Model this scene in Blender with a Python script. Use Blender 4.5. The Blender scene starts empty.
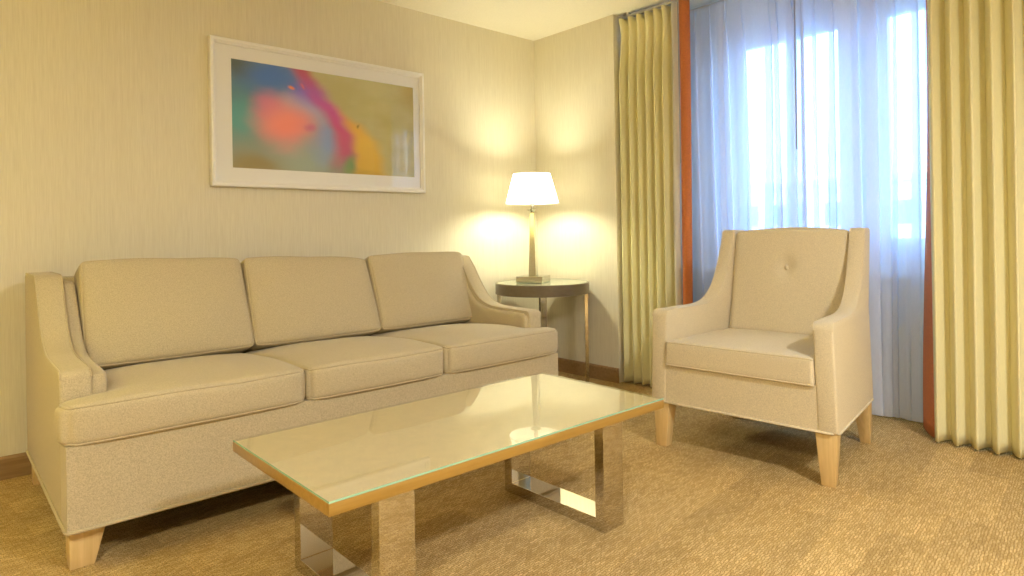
import bpy, bmesh, math, random
from mathutils import Vector, Matrix, noise
random.seed(7)
S = bpy.context.scene
COL = S.collection
PI = math.pi
def R(d): return math.radians(d)
def lerp(a, b, t): return a + (b - a) * t
def sstep(a, b, x):
    t = min(1.0, max(0.0, (x - a) / (b - a))); return t * t * (3 - 2 * t)

# ------------------------------------------------------------------ materials
def srgb(r, g, b):
    f = lambda c: (c / 255 / 12.92) if c / 255 <= .04045 else ((c / 255 + .055) / 1.055) ** 2.4
    return (f(r), f(g), f(b), 1)
def mat(name):
    m = bpy.data.materials.new(name); m.use_nodes = True
    nt = m.node_tree; nt.nodes.clear()
    return m, nt, nt.nodes, nt.links
def N(nt, kind, **kw):
    n = nt.nodes.new(kind)
    for k, v in kw.items():
        if k in n.inputs: n.inputs[k].default_value = v
        else: setattr(n, k, v)
    return n
def principled(name, color, rough=.6, metal=0., coat=0., spec=.5, sheen=0.):
    m, nt, ns, L = mat(name)
    o = N(nt, 'ShaderNodeOutputMaterial'); p = N(nt, 'ShaderNodeBsdfPrincipled')
    p.inputs['Base Color'].default_value = color; p.inputs['Roughness'].default_value = rough
    p.inputs['Metallic'].default_value = metal; p.inputs['Coat Weight'].default_value = coat
    p.inputs['Specular IOR Level'].default_value = spec
    p.inputs['Sheen Weight'].default_value = sheen
    L.new(p.outputs[0], o.inputs[0])
    return m, nt, p
def coords(nt, scale, rot=(0, 0, 0), kind='Object'):
    tc = N(nt, 'ShaderNodeTexCoord'); mp = N(nt, 'ShaderNodeMapping')
    mp.inputs['Scale'].default_value = scale; mp.inputs['Rotation'].default_value = rot
    nt.links.new(tc.outputs[kind], mp.inputs[0]); return mp.outputs[0]
def ramp(nt, fac, stops):
    r = N(nt, 'ShaderNodeValToRGB'); e = r.color_ramp.elements
    while len(e) < len(stops): e.new(.5)
    for i, (p, c) in enumerate(stops): e[i].position = p; e[i].color = c
    nt.links.new(fac, r.inputs[0]); return r.outputs[0]
def mixc(nt, fac, a, b, blend='MIX'):
    m = N(nt, 'ShaderNodeMix', data_type='RGBA', blend_type=blend)
    for sock, v in ((m.inputs['Factor'], fac), (m.inputs[6], a), (m.inputs[7], b)):
        if hasattr(v, 'links'): nt.links.new(v, sock)
        else: sock.default_value = v
    return m.outputs[2]
def bump(nt, p, height, strength, dist=.002):
    b = N(nt, 'ShaderNodeBump'); b.inputs['Strength'].default_value = strength; b.inputs['Distance'].default_value = dist
    nt.links.new(height, b.inputs['Height']); nt.links.new(b.outputs[0], p.inputs['Normal'])
def noise_n(nt, vec, scale, detail=2, rough=.5):
    n = N(nt, 'ShaderNodeTexNoise'); n.inputs['Scale'].default_value = scale; n.inputs['Detail'].default_value = detail
    n.inputs['Roughness'].default_value = rough
    nt.links.new(vec, n.inputs['Vector']); return n.outputs['Fac']

def m_wallpaper():
    m, nt, p = principled('wallpaper', (0, 0, 0, 1), .75, spec=.25)
    v = coords(nt, (90, 90, 1.6)); f = noise_n(nt, v, 1.0, 3, .6)
    v2 = coords(nt, (260, 260, 9)); g = noise_n(nt, v2, 1.0, 2)
    c = ramp(nt, f, [(.3, (.69, .635, .485, 1)), (.7, (.755, .71, .555, 1))])
    c2 = mixc(nt, .35, c, ramp(nt, g, [(.35, (.65, .585, .44, 1)), (.65, (.80, .735, .58, 1))]))
    nt.links.new(c2, p.inputs['Base Color']); bump(nt, p, g, .12, .001); return m
def m_plain(name, c, rough, nscale=40, amt=.06, bstr=.1, **kw):
    m, nt, p = principled(name, c, rough, **kw)
    f = noise_n(nt, coords(nt, (1, 1, 1)), nscale, 3)
    lo = tuple(x * (1 - amt) for x in c[:3]) + (1,); hi = tuple(min(1, x * (1 + amt)) for x in c[:3]) + (1,)
    nt.links.new(ramp(nt, f, [(.3, lo), (.7, hi)]), p.inputs['Base Color'])
    if bstr: bump(nt, p, f, bstr)
    return m
def m_fabric(name, c, dark=.72, sc=1.0):
    m, nt, p = principled(name, c, .9, spec=.15, sheen=.15)
    a = noise_n(nt, coords(nt, (900 * sc, 300 * sc, 900 * sc)), 1, 2)
    b = noise_n(nt, coords(nt, (300 * sc, 900 * sc, 300 * sc)), 1, 2)
    ad = N(nt, 'ShaderNodeMath', operation='ADD'); nt.links.new(a, ad.inputs[0]); nt.links.new(b, ad.inputs[1])
    hf = N(nt, 'ShaderNodeMath', operation='MULTIPLY'); nt.links.new(ad.outputs[0], hf.inputs[0]); hf.inputs[1].default_value = .5
    lo = tuple(x * dark for x in c[:3]) + (1,); hi = tuple(min(1, x * 1.14) for x in c[:3]) + (1,)
    nt.links.new(ramp(nt, hf.outputs[0], [(.36, lo), (.62, hi)]), p.inputs['Base Color'])
    bump(nt, p, hf.outputs[0], .35, .0015); return m
def m_wood(name, lo, hi, rough=.4, axis=2, coat=.15, sc=1.):
    m, nt, p = principled(name, hi, rough, coat=coat)
    s = [60 * sc, 60 * sc, 60 * sc]; s[axis] = 3 * sc
    f = noise_n(nt, coords(nt, s), 1, 4, .6)
    nt.links.new(ramp(nt, f, [(.3, lo), (.7, hi)]), p.inputs['Base Color']); return m
def m_carpet():
    m, nt, p = principled('carpet', (0, 0, 0, 1), .95, spec=.1)
    # woven rows of short loops
    v0 = coords(nt, (1, 1, 1), (0, 0, R(-6)))
    wn = N(nt, 'ShaderNodeTexNoise'); wn.inputs['Scale'].default_value = 55; nt.links.new(v0, wn.inputs['Vector'])
    ws = N(nt, 'ShaderNodeVectorMath', operation='SCALE'); nt.links.new(wn.outputs['Color'], ws.inputs[0]); ws.inputs['Scale'].default_value = .014
    va = N(nt, 'ShaderNodeVectorMath', operation='ADD'); nt.links.new(v0, va.inputs[0]); nt.links.new(ws.outputs[0], va.inputs[1]); v = va.outputs[0]
    br = N(nt, 'ShaderNodeTexBrick'); nt.links.new(v, br.inputs['Vector'])
    br.inputs['Scale'].default_value = 1.0; br.inputs['Brick Width'].default_value = .026; br.inputs['Row Height'].default_value = .009
    br.inputs['Mortar Size'].default_value = .0016; br.inputs['Mortar Smooth'].default_value = .6
    br.inputs['Color1'].default_value = (.54, .38, .155, 1); br.inputs['Color2'].default_value = (.75, .56, .275, 1)
    br.inputs['Mortar'].default_value = (.42, .275, .10, 1)
    fine = noise_n(nt, coords(nt, (1, 1, 1)), 250, 3, .7)
    c = mixc(nt, .75, br.outputs['Color'], ramp(nt, fine, [(.34, (.32, .31, .29, 1)), (.66, (1.4, 1.4, 1.4, 1))]), 'MULTIPLY')
    # broad plank-like tonal blocks
    b2 = N(nt, 'ShaderNodeTexBrick'); nt.links.new(v, b2.inputs['Vector'])
    b2.inputs['Scale'].default_value = 1.0; b2.inputs['Brick Width'].default_value = .55; b2.inputs['Row Height'].default_value = .14
    b2.inputs['Mortar Size'].default_value = .004; b2.inputs['Mortar Smooth'].default_value = 1.
    b2.inputs['Color1'].default_value = (.86, .84, .80, 1); b2.inputs['Color2'].default_value = (1.10, 1.08, 1.04, 1)
    b2.inputs['Mortar'].default_value = (1.06, 1.02, .94, 1)
    c = mixc(nt, .8, c, b2.outputs['Color'], 'MULTIPLY')
    cl = noise_n(nt, coords(nt, (2.2, 5.5, 1)), 1.6, 4, .6)
    c = mixc(nt, .35, c, ramp(nt, cl, [(.32, (.78, .76, .74, 1)), (.68, (1.16, 1.15, 1.12, 1))]), 'MULTIPLY')
    nt.links.new(c, p.inputs['Base Color']); 
    ad = N(nt, 'ShaderNodeMath', operation='ADD'); nt.links.new(br.outputs['Fac'], ad.inputs[0]); 
    mu = N(nt, 'ShaderNodeMath', operation='MULTIPLY'); mu.inputs[1].default_value = -1.2; nt.links.new(br.outputs['Fac'], mu.inputs[0])
    nt.links.new(mu.outputs[0], ad.inputs[0]); nt.links.new(fine, ad.inputs[1])
    bump(nt, p, ad.outputs[0], .5, .004); return m
def m_glass(name, tint=(1, 1, 1, 1), ior=1.5, rough=0.):
    m, nt, ns, L = mat(name); o = N(nt, 'ShaderNodeOutputMaterial')
    t = N(nt, 'ShaderNodeBsdfTransparent'); t.inputs[0].default_value = tint
    g = N(nt, 'ShaderNodeBsdfGlossy'); g.inputs['Roughness'].default_value = rough
    fr = N(nt, 'ShaderNodeFresnel'); fr.inputs['IOR'].default_value = ior
    mx = N(nt, 'ShaderNodeMixShader'); L.new(fr.outputs[0], mx.inputs[0]); L.new(t.outputs[0], mx.inputs[1]); L.new(g.outputs[0], mx.inputs[2])
    # reflect only where light meets the sheet from outside
    ge = N(nt, 'ShaderNodeNewGeometry'); iv = N(nt, 'ShaderNodeMath', operation='SUBTRACT'); iv.inputs[0].default_value = 1; L.new(ge.outputs['Backfacing'], iv.inputs[1])
    mu = N(nt, 'ShaderNodeMath', operation='MULTIPLY'); L.new(fr.outputs[0], mu.inputs[0]); L.new(iv.outputs[0], mu.inputs[1]); L.new(mu.outputs[0], mx.inputs[0])
    L.new(mx.outputs[0], o.inputs[0]); return m
def m_edge():
    m, nt, p = principled('green_glass_edge', (.30, .55, .40, 1), .15, coat=.5)
    o = [n for n in nt.nodes if n.type == 'OUTPUT_MATERIAL'][0]
    ge = N(nt, 'ShaderNodeNewGeometry'); t = N(nt, 'ShaderNodeBsdfTransparent'); mx = N(nt, 'ShaderNodeMixShader')
    nt.links.new(ge.outputs['Backfacing'], mx.inputs[0]); nt.links.new(p.outputs[0], mx.inputs[1]); nt.links.new(t.outputs[0], mx.inputs[2]); nt.links.new(mx.outputs[0], o.inputs[0])
    return m
def m_cloth_light(name, color, transl, transp, tcol=None):
    """thin woven cloth: diffuse + translucent (+ open weave you can see through)"""
    m, nt, ns, L = mat(name); o = N(nt, 'ShaderNodeOutputMaterial')
    d = N(nt, 'ShaderNodeBsdfDiffuse'); d.inputs[0].default_value = color
    t = N(nt, 'ShaderNodeBsdfTranslucent'); t.inputs[0].default_value = tcol or color
    mx = N(nt, 'ShaderNodeMixShader'); mx.inputs[0].default_value = transl
    L.new(d.outputs[0], mx.inputs[1]); L.new(t.outputs[0], mx.inputs[2]); out = mx.outputs[0]
    f = noise_n(nt, coords(nt, (300, 300, 40)), 1, 2)
    L.new(ramp(nt, f, [(.3, tuple(x * .93 for x in color[:3]) + (1,)), (.7, color)]), d.inputs[0])
    if transp:
        tr = N(nt, 'ShaderNodeBsdfTransparent'); m2 = N(nt, 'ShaderNodeMixShader'); m2.inputs[0].default_value = transp
        L.new(out, m2.inputs[1]); L.new(tr.outputs[0], m2.inputs[2]); out = m2.outputs[0]
    L.new(out, o.inputs[0]); return m
def m_emit(name, color, strength):
    m, nt, ns, L = mat(name); o = N(nt, 'ShaderNodeOutputMaterial'); e = N(nt, 'ShaderNodeEmission')
    e.inputs[0].default_value = color; e.inputs[1].default_value = strength; L.new(e.outputs[0], o.inputs[0]); return m

def m_art():
    m, nt, p = principled('abstract_print', (0, 0, 0, 1), .5, spec=.2)
    L = nt.links
    tc = N(nt, 'ShaderNodeTexCoord')
    # flatten: u = generated x, v = generated z
    sx = N(nt, 'ShaderNodeSeparateXYZ'); L.new(tc.outputs['Generated'], sx.inputs[0])
    cb = N(nt, 'ShaderNodeCombineXYZ'); L.new(sx.outputs['X'], cb.inputs['X']); L.new(sx.outputs['Z'], cb.inputs['Y'])
    ns = N(nt, 'ShaderNodeTexNoise'); ns.inputs['Scale'].default_value = 3.2; ns.inputs['Detail'].default_value = 4
    L.new(cb.outputs[0], ns.inputs['Vector'])
    sb = N(nt, 'ShaderNodeVectorMath', operation='SUBTRACT'); L.new(ns.outputs['Color'], sb.inputs[0]); sb.inputs[1].default_value = (.5, .5, .5)
    sc = N(nt, 'ShaderNodeVectorMath', operation='MULTIPLY'); L.new(sb.outputs[0], sc.inputs[0]); sc.inputs[1].default_value = (.13, .22, 0)
    uv = N(nt, 'ShaderNodeVectorMath', operation='ADD'); L.new(cb.outputs[0], uv.inputs[0]); L.new(sc.outputs[0], uv.inputs[1])
    def blob(u, v, ru, rv, rot=0, hard=0.):
        a = N(nt, 'ShaderNodeVectorMath', operation='SUBTRACT'); L.new(uv.outputs[0], a.inputs[0]); a.inputs[1].default_value = (u, v, 0)
        r = N(nt, 'ShaderNodeVectorRotate', rotation_type='Z_AXIS'); L.new(a.outputs[0], r.inputs[0]); r.inputs['Angle'].default_value = R(rot)
        b = N(nt, 'ShaderNodeVectorMath', operation='DIVIDE'); L.new(r.outputs[0], b.inputs[0]); b.inputs[1].default_value = (ru, rv, 1)
        c = N(nt, 'ShaderNodeVectorMath', operation='LENGTH'); L.new(b.outputs[0], c.inputs[0])
        mr = N(nt, 'ShaderNodeMapRange', interpolation_type='SMOOTHSTEP'); L.new(c.outputs['Value'], mr.inputs['Value'])
        mr.inputs['From Min'].default_value = hard; mr.inputs['From Max'].default_value = 1.
        mr.inputs['To Min'].default_value = 1; mr.inputs['To Max'].default_value = 0
        return mr.outputs['Result']
    def col(*c): return srgb(*c)
    def sep(axis):
        q = N(nt, 'ShaderNodeSeparateXYZ'); L.new(uv.outputs[0], q.inputs[0]); return q.outputs[axis]
    def curve(v, stops):                      # value of a soft curve over v
        return ramp(nt, v, [(p, (x, x, x, 1)) for p, x in stops])
    def math_(op, a, b):
        k = N(nt, 'ShaderNodeMath', operation=op)
        for q, w_ in ((k.inputs[0], a), (k.inputs[1], b)):
            if hasattr(w_, 'links'): L.new(w_, q)
            else: q.default_value = w_
        return k.outputs[0]
    def sm(x, a, b):
        mr = N(nt, 'ShaderNodeMapRange', interpolation_type='SMOOTHSTEP'); L.new(x, mr.inputs['Value'])
        mr.inputs['From Min'].default_value = a; mr.inputs['From Max'].default_value = b; return mr.outputs['Result']
    U_, V_ = sep('X'), sep('Y')
    c = col(150, 160, 142)
    def paint(c, seq):
        for (u, v, ru, rv, rot, hard, rgb, op) in seq:
            c = mixc(nt, math_('MULTIPLY', blob(u, v, ru, rv, rot, hard), op), c, col(*rgb))
        return c
    c = paint(c, [
            (.06, .66, .30, .62, 0, .1, (84, 134, 150), .95),
            (.20, .90, .32, .30, 0, .1, (66, 112, 196), .95),
            (.37, .74, .16, .24, 0, .1, (122, 98, 214), .9),
            (.05, .45, .15, .28, 0, .1, (84, 166, 164), .8),
            (.10, .02, .26, .24, 0, .1, (150, 134, 84), .95),
            (.38, .16, .26, .30, 0, .1, (158, 174, 158), .95),
            (.47, .34, .13, .40, 0, .1, (134, 160, 214), .9),
            (.33, .60, .24, .22, 0, .1, (190, 180, 214), .85),
            (.27, .46, .24, .36, 0, .1, (212, 150, 168), .9),
            (.17, .62, .12, .22, 0, .1, (214, 120, 160), .9),
            (.25, .45, .19, .30, 0, .1, (250, 142, 128), 1.),
            (.37, .42, .05, .07, 0, .1, (206, 104, 150), .7),
            (.02, 1.0, .15, .30, 0, 0, (84, 96, 88), .9)])
    uc = curve(V_, [(0, .555), (.2, .565), (.42, .57), (.6, .515), (.76, .44), (1., .35)])
    ur = curve(V_, [(0, .815), (.2, .81), (.4, .765), (.54, .675), (.66, .57), (.8, .47), (1., .40)])
    du = math_('SUBTRACT', U_, uc); dr_ = math_('SUBTRACT', U_, ur)
    kh = N(nt, 'ShaderNodeTexNoise'); kh.inputs['Scale'].default_value = 4.5; L.new(cb.outputs[0], kh.inputs['Vector'])
    khaki = ramp(nt, kh.outputs['Fac'], [(.35, col(186, 178, 118)), (.65, col(196, 189, 134))])
    c = mixc(nt, sm(du, -.02, .06), c, khaki)                                              # pale field, right of the band
    c = mixc(nt, math_('MULTIPLY', sm(du, -.02, .07), math_('SUBTRACT', 1, sm(dr_, -.07, .03))), c,
             ramp(nt, V_, [(0, col(212, 172, 66)), (.35, col(232, 190, 80)), (.62, col(232, 168, 86)), (1., col(196, 132, 84))]))   # yellow lobe
    ab = math_('ABSOLUTE', du, 0)
    c = mixc(nt, math_('SUBTRACT', 1, sm(ab, .005, .105)), c,
             ramp(nt, V_, [(0, col(150, 140, 130)), (.22, col(196, 92, 130)), (.45, col(206, 84, 132)), (.66, col(200, 86, 166)), (.82, col(180, 90, 178)), (1., col(190, 84, 104))]))
    c = paint(c, [
            (.60, .07, .05, .20, 0, .1, (112, 158, 104), .9),
            (.70, .02, .14, .08, 0, .1, (188, 150, 66), .6),
            (.665, .50, .012, .04, 0, .1, (150, 120, 60), .9),
            (.285, .81, .030, .026, 8, .3, (238, 134, 96), 1.),
            (.355, .85, .014, .05, -15, .2, (226, 110, 124), .8),
            (.98, .92, .10, .3, 0, .1, (176, 150, 86), .6)])
    gm = N(nt, 'ShaderNodeGamma'); gm.inputs['Gamma'].default_value = .88; L.new(c, gm.inputs[0])
    L.new(gm.outputs[0], p.inputs['Base Color']); return m

M = {}
M['wall'] = m_wallpaper()
M['ceiling'] = m_plain('ceiling_paint', (.82, .77, .62, 1), .9, 120, .03, .05)
M['carpet'] = m_carpet()
M['skirting'] = m_wood('brown_skirting', (.24, .14, .055, 1), (.34, .21, .09, 1), .45, axis=0)
M['fabric'] = m_fabric('beige_upholstery', (.54, .455, .29, 1))
M['welt'] = m_fabric('beige_welt', (.52, .435, .275, 1), sc=1.6)
M['chairfab'] = m_fabric('oatmeal_upholstery', (.655, .57, .40, 1), dark=.78)
M['maple'] = m_wood('pale_maple', (.60, .41, .165, 1), (.74, .535, .25, 1), .4)
M['goldwood'] = m_wood('honey_table_wood', (.33, .185, .034, 1), (.41, .24, .055, 1), .3, axis=0, coat=.3)
M['tabletop'] = m_plain('cream_table_surface', (.92, .71, .43, 1), .35, 25, .04, 0)
M['glass'] = m_glass('table_glass', (.96, .98, .96, 1), 2.7)
M['glass_edge'] = m_edge()
M['picglass'] = m_glass('picture_glass', (1, 1, 1, 1), 1.52)
M['winglass'] = m_glass('window_glass', (.98, .99, 1, 1), 1.45)
M['chrome'] = principled('polished_chrome', (.63, .60, .56, 1), .035, 1.)[0]
M['brushed'] = principled('brushed_nickel', (.60, .57, .50, 1), .14, 1.)[0]
M['taupe'] = m_wood('taupe_lacquer', (.145, .11, .065, 1), (.175, .135, .08, 1), .35, axis=0, coat=.2)
M['green_glass_top'] = m_plain('green_tinted_glass', (.42, .52, .38, 1), .08, 5, .02, 0, coat=.6)
M['shade'] = m_cloth_light('lampshade_linen', (.95, .94, .91, 1), .75, 0)
M['white'] = m_plain('white_paint', (.86, .845, .80, 1), .45, 30, .02, .02)
M['mat'] = m_plain('mat_board', (.87, .86, .83, 1), .85, 200, .02, .02)
M['art'] = m_art()
M['bulb'] = m_emit('lit_bulb', (1., .78, .5, 1), 12)
M['drape'] = m_cloth_light('drape_cloth', (.88, .82, .50, 1), .06, 0)
M['lining'] = m_cloth_light('drape_lining', (.80, .76, .68, 1), .2, 0)
M['orange'] = m_plain('orange_banding', (.56, .17, .045, 1), .75, 90, .08, .1)
M['sheer'] = m_cloth_light('sheer_voile', (.85, .89, 1., 1), .27, .42)
M['winframe'] = m_plain('window_frame_paint', (.84, .86, .88, 1), .5, 30, .02, .02)
M['track'] = m_plain('curtain_track_metal', (.50, .49, .47, 1), .5, 30, .02, 0)
M['wand'] = principled('clear_grey_wand', (.33, .33, .36, 1), .3)[0]
M['dark'] = m_plain('dark_underside', (.03, .025, .02, 1), .9, 30, .05, 0)
M['door'] = m_wood('dark_door_wood', (.07, .03, .015, 1), (.13, .06, .03, 1), .4)
M['facade'] = m_plain('pale_facade', (.62, .66, .70, 1), .8, 3, .05, 0)
M['facglass'] = principled('facade_windows', (.20, .27, .35, 1), .2)[0]
M['ground'] = m_plain('street_ground', (.45, .45, .44, 1), .9, 1, .1, 0)

# ------------------------------------------------------------------ builders
def link(name, bm, m, parent=None, smooth=True, angle=40):
    me = bpy.data.meshes.new(name)
    bmesh.ops.recalc_face_normals(bm, faces=bm.faces)
    bm.to_mesh(me); bm.free()
    for mm in (m if isinstance(m, (list, tuple)) else [m]): me.materials.append(mm)
    if smooth:
        me.polygons.foreach_set('use_smooth', [True] * len(me.polygons))
        me.set_sharp_from_angle(angle=R(angle))
    o = bpy.data.objects.new(name, me); COL.objects.link(o)
    if parent: o.parent = parent
    return o
def tag(o, label=None, cat=None, group=None, kind=None):
    if label: o['label'] = label
    if cat: o['category'] = cat
    if group: o['group'] = group
    if kind: o['kind'] = kind
    return o
def thing(name, label, cat, loc=(0, 0, 0), rz=0, group=None):
    o = bpy.data.objects.new(name, None); COL.objects.link(o)
    o.location = loc; o.rotation_euler = (0, 0, rz); o.empty_display_size = .1
    return tag(o, label, cat, group)
def struct(name, bm, m, parent=None, **kw):
    o = link(name, bm, m, parent, **kw)
    if not parent: o['kind'] = 'structure'
    return o
def bevel_sharp(bm, w, seg=3, ang=35, geom=None):
    es = [e for e in (geom or bm.edges) if len(e.link_faces) == 2 and e.calc_face_angle(0) > R(ang)]
    if es: bmesh.ops.bevel(bm, geom=es, offset=w, offset_type='OFFSET', segments=seg, profile=.5, affect='EDGES', clamp_overlap=True)
def add_box(bm, x0, x1, y0, y1, z0, z1, bev=0, seg=2):
    vs = [bm.verts.new((x, y, z)) for x in (x0, x1) for y in (y0, y1) for z in (z0, z1)]
    fs = [(0, 1, 3, 2), (4, 6, 7, 5), (0, 4, 5, 1), (2, 3, 7, 6), (0, 2, 6, 4), (1, 5, 7, 3)]
    faces = [bm.faces.new([vs[i] for i in f]) for f in fs]
    if bev:
        bmesh.ops.recalc_face_normals(bm, faces=faces)
        es = list({e for f in faces for e in f.edges})
        bmesh.ops.bevel(bm, geom=es, offset=bev, segments=seg, profile=.5, affect='EDGES')
def box(*a, bev=0, seg=2):
    bm = bmesh.new(); add_box(bm, *a, bev=bev, seg=seg); return bm
def extrude_poly(pts, fn0, fn1, bev=0, seg=3):
    """pts: 2D outline; fn0 / fn1 lift a 2D point to the two 3D caps"""
    bm = bmesh.new()
    a = [bm.verts.new(fn0(*p)) for p in pts]; b = [bm.verts.new(fn1(*p)) for p in pts]
    bm.faces.new(a); bm.faces.new(list(reversed(b)))
    n = len(pts)
    for i in range(n): bm.faces.new((a[i], b[i], b[(i + 1) % n], a[(i + 1) % n]))
    bmesh.ops.recalc_face_normals(bm, faces=bm.faces)
    if bev: bevel_sharp(bm, bev, seg, 50)
    return bm
def add_tube(bm, path, r, closed=False, seg=8):
    P = [Vector(p) for p in path]; n = len(P); rings = []
    up = None
    for i in range(n):
        if closed: t = P[(i + 1) % n] - P[i - 1]
        else: t = P[min(i + 1, n - 1)] - P[max(i - 1, 0)]
        t.normalize()
        if up is None:
            up = Vector((0, 0, 1)) if abs(t.z) < .8 else Vector((1, 0, 0))
        s = t.cross(up)
        if s.length < 1e-4: s = t.cross(Vector((0, 1, 0)))
        s.normalize(); up = s.cross(t).normalized()
        rr = r(i / (n - 1)) if callable(r) else r
        rings.append([bm.verts.new(P[i] + (s * math.cos(2 * PI * k / seg) + up * math.sin(2 * PI * k / seg)) * rr) for k in range(seg)])
    for i in range(n if closed else n - 1):
        A, B = rings[i], rings[(i + 1) % n]
        for k in range(seg): bm.faces.new((A[k], A[(k + 1) % seg], B[(k + 1) % seg], B[k]))
    if not closed: bm.faces.new(rings[0]); bm.faces.new(list(reversed(rings[-1])))
def tube(path, r, closed=False, seg=8):
    bm = bmesh.new(); add_tube(bm, path, r, closed, seg); return bm
def add_lathe(bm, prof, c=(0, 0, 0), n=40, caps=True):
    rings = [[bm.verts.new((c[0] + r * math.cos(2 * PI * k / n), c[1] + r * math.sin(2 * PI * k / n), c[2] + z)) for k in range(n)] for r, z in prof]
    for A, B in zip(rings, rings[1:]):
        for k in range(n): bm.faces.new((A[k], A[(k + 1) % n], B[(k + 1) % n], B[k]))
    if caps: bm.faces.new(list(reversed(rings[0]))); bm.faces.new(rings[-1])
def lathe(*a, **k):
    bm = bmesh.new(); add_lathe(bm, *a, **k); return bm
def grid(fn, nu, nv):
    bm = bmesh.new()
    V = [[bm.verts.new(fn(i / nu, j / nv)) for j in range(nv + 1)] for i in range(nu + 1)]
    for i in range(nu):
        for j in range(nv): bm.faces.new((V[i][j], V[i + 1][j], V[i + 1][j + 1], V[i][j + 1]))
    return bm
def thick(o, t):
    md = o.modifiers.new('thickness', 'SOLIDIFY'); md.thickness = t; md.offset = 0; return o
def smooth_curve(pts, k=6):
    """Catmull-Rom through 2D points"""
    out = []; n = len(pts)
    for i in range(n - 1):
        p0, p1, p2, p3 = pts[max(i - 1, 0)], pts[i], pts[i + 1], pts[min(i + 2, n - 1)]
        for s in range(k):
            t = s / k
            out.append(tuple(.5 * (2 * p1[d] + (p2[d] - p0[d]) * t + (2 * p0[d] - 5 * p1[d] + 4 * p2[d] - p3[d]) * t * t + (3 * p1[d] - p0[d] - 3 * p2[d] + p3[d]) * t ** 3) for d in (0, 1)))
    out.append(tuple(pts[-1])); return out

def cushion(hx, hy, hz, r, crown, bulge, warp, seed=0, n=(22, 18, 5), wob=.003, piping=(1, -1), pr=.0045, corner=0.):
    """rounded, crowned box cushion centred on 0; warp maps local point -> final point. Returns (body bm, piping bm)"""
    def par(h, k):
        e = 1 - r / h
        inn = [-e + 2 * e * i / k for i in range(k + 1)]
        ed = [1 - (r / h) * (1 - math.sin(R(a)) if False else (1 - x)) for a, x in ((0, .35), (0, .7), (0, 1.))]
        return [-x for x in reversed(ed)] + inn + ed
    H = (hx, hy, hz)
    def ev(u):
        q = Vector([u[i] * H[i] for i in range(3)])
        inn = Vector([max(-(H[i] - r), min(H[i] - r, q[i])) for i in range(3)])
        d = q - inn
        if d.length > 1e-9: q = inn + d.normalized() * r
        a = [max(-1, min(1, u[i])) for i in range(3)]
        fx = (1 - a[0] ** 2); fy = (1 - a[1] ** 2); fz = 1 - a[2] ** 2
        q.z += a[2] * crown * (fx ** .6) * (fy ** .6)
        q.y += a[1] * bulge * (fx ** .5) * (.35 + .65 * fz)
        q.x += a[0] * bulge * (fy ** .5) * (.35 + .65 * fz)
        q.y -= a[1] * corner * abs(a[0]) ** 9; q.x -= a[0] * corner * .5 * abs(a[1]) ** 9
        nz = noise.noise(Vector((q.x * 5 + seed * 7.3, q.y * 5, q.z * 5 + seed)))
        q.z += wob * nz * (1 if a[2] > 0 else .3); q.y += wob * .6 * nz * a[1]
        return warp(q)
    U, V, W = par(hx, n[0]), par(hy, n[1]), par(hz, n[2])
    bm = bmesh.new(); cache = {}
    def vert(u):
        k = tuple(round(x, 6) for x in u)
        if k not in cache: cache[k] = bm.verts.new(ev(u))
        return cache[k]
    def face(A, B, mk):
        for i in range(len(A) - 1):
            for j in range(len(B) - 1):
                vs = [vert(mk(A[i], B[j])), vert(mk(A[i + 1], B[j])), vert(mk(A[i + 1], B[j + 1])), vert(mk(A[i], B[j + 1]))]
                if len(set(vs)) == 4: bm.faces.new(vs)
    for s in (-1, 1):
        face(U, V, lambda a, b: (a, b, s)); face(U, W, lambda a, b: (a, s, b)); face(V, W, lambda a, b: (s, a, b))
    pb = bmesh.new()
    for s in piping:
        path = [ev((u, -1, s)) for u in U[1:]] + [ev((1, v, s)) for v in V[1:]] + [ev((u, 1, s)) for u in reversed(U[:-1])] + [ev((-1, v, s)) for v in reversed(V[:-1])]
        add_tube(pb, path, pr, True, 6)
    return bm, pb

# ------------------------------------------------------------------ camera
f_px, hy, yaw, roll = 647.4, 233.5, .8387, -.017
cam_d = bpy.data.cameras.new('camera'); cam = bpy.data.objects.new('camera', cam_d); COL.objects.link(cam)
Fw = Vector((math.cos(yaw), math.sin(yaw), 0)); R0 = Vector((math.sin(yaw), -math.cos(yaw), 0)); U0 = Vector((0, 0, 1))
Rt = R0 * math.cos(roll) + U0 * math.sin(roll); Up = U0 * math.cos(roll) - R0 * math.sin(roll)
cam.matrix_world = Matrix(((Rt.x, Up.x, -Fw.x, -3.506), (Rt.y, Up.y, -Fw.y, -3.610), (Rt.z, Up.z, -Fw.z, 1.038), (0, 0, 0, 1)))
cam_d.sensor_width = 36; cam_d.lens = 36 * f_px / 1024; cam_d.shift_y = -(288 - hy) / 1024; cam_d.clip_start = .02
S.camera = cam

# ------------------------------------------------------------------ room shell
CZ = 2.53
XW, YB = -6.6, -6.0        # far ends of the room behind the camera
RX = .47                   # window wall inner face
RY0, RY1 = -.784, -3.62    # curtain recess
struct('floor', box(XW - .1, RX + .25, YB - .1, .1, -.12, 0), M['carpet'], smooth=False)
struct('ceiling', box(XW - .1, RX + .25, YB - .1, .1, CZ, CZ + .12), M['ceiling'], smooth=False)
struct('wall_left', box(XW - .1, RX + .25, 0, .12, -.12, CZ + .12), M['wall'], smooth=False)
bm = bmesh.new(); add_box(bm, 0, RX, RY0, 0, 0, CZ); struct('wall_back', bm, M['wall'], smooth=False)
struct('wall_back_right', box(0, RX, YB, RY1, 0, CZ), M['wall'], smooth=False)
struct('wall_behind', box(XW - .12, XW, YB, 0, 0, CZ), M['wall'], smooth=False)
struct('wall_right', box(XW, RX + .25, YB - .12, YB, 0, CZ), M['wall'], smooth=False)
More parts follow.
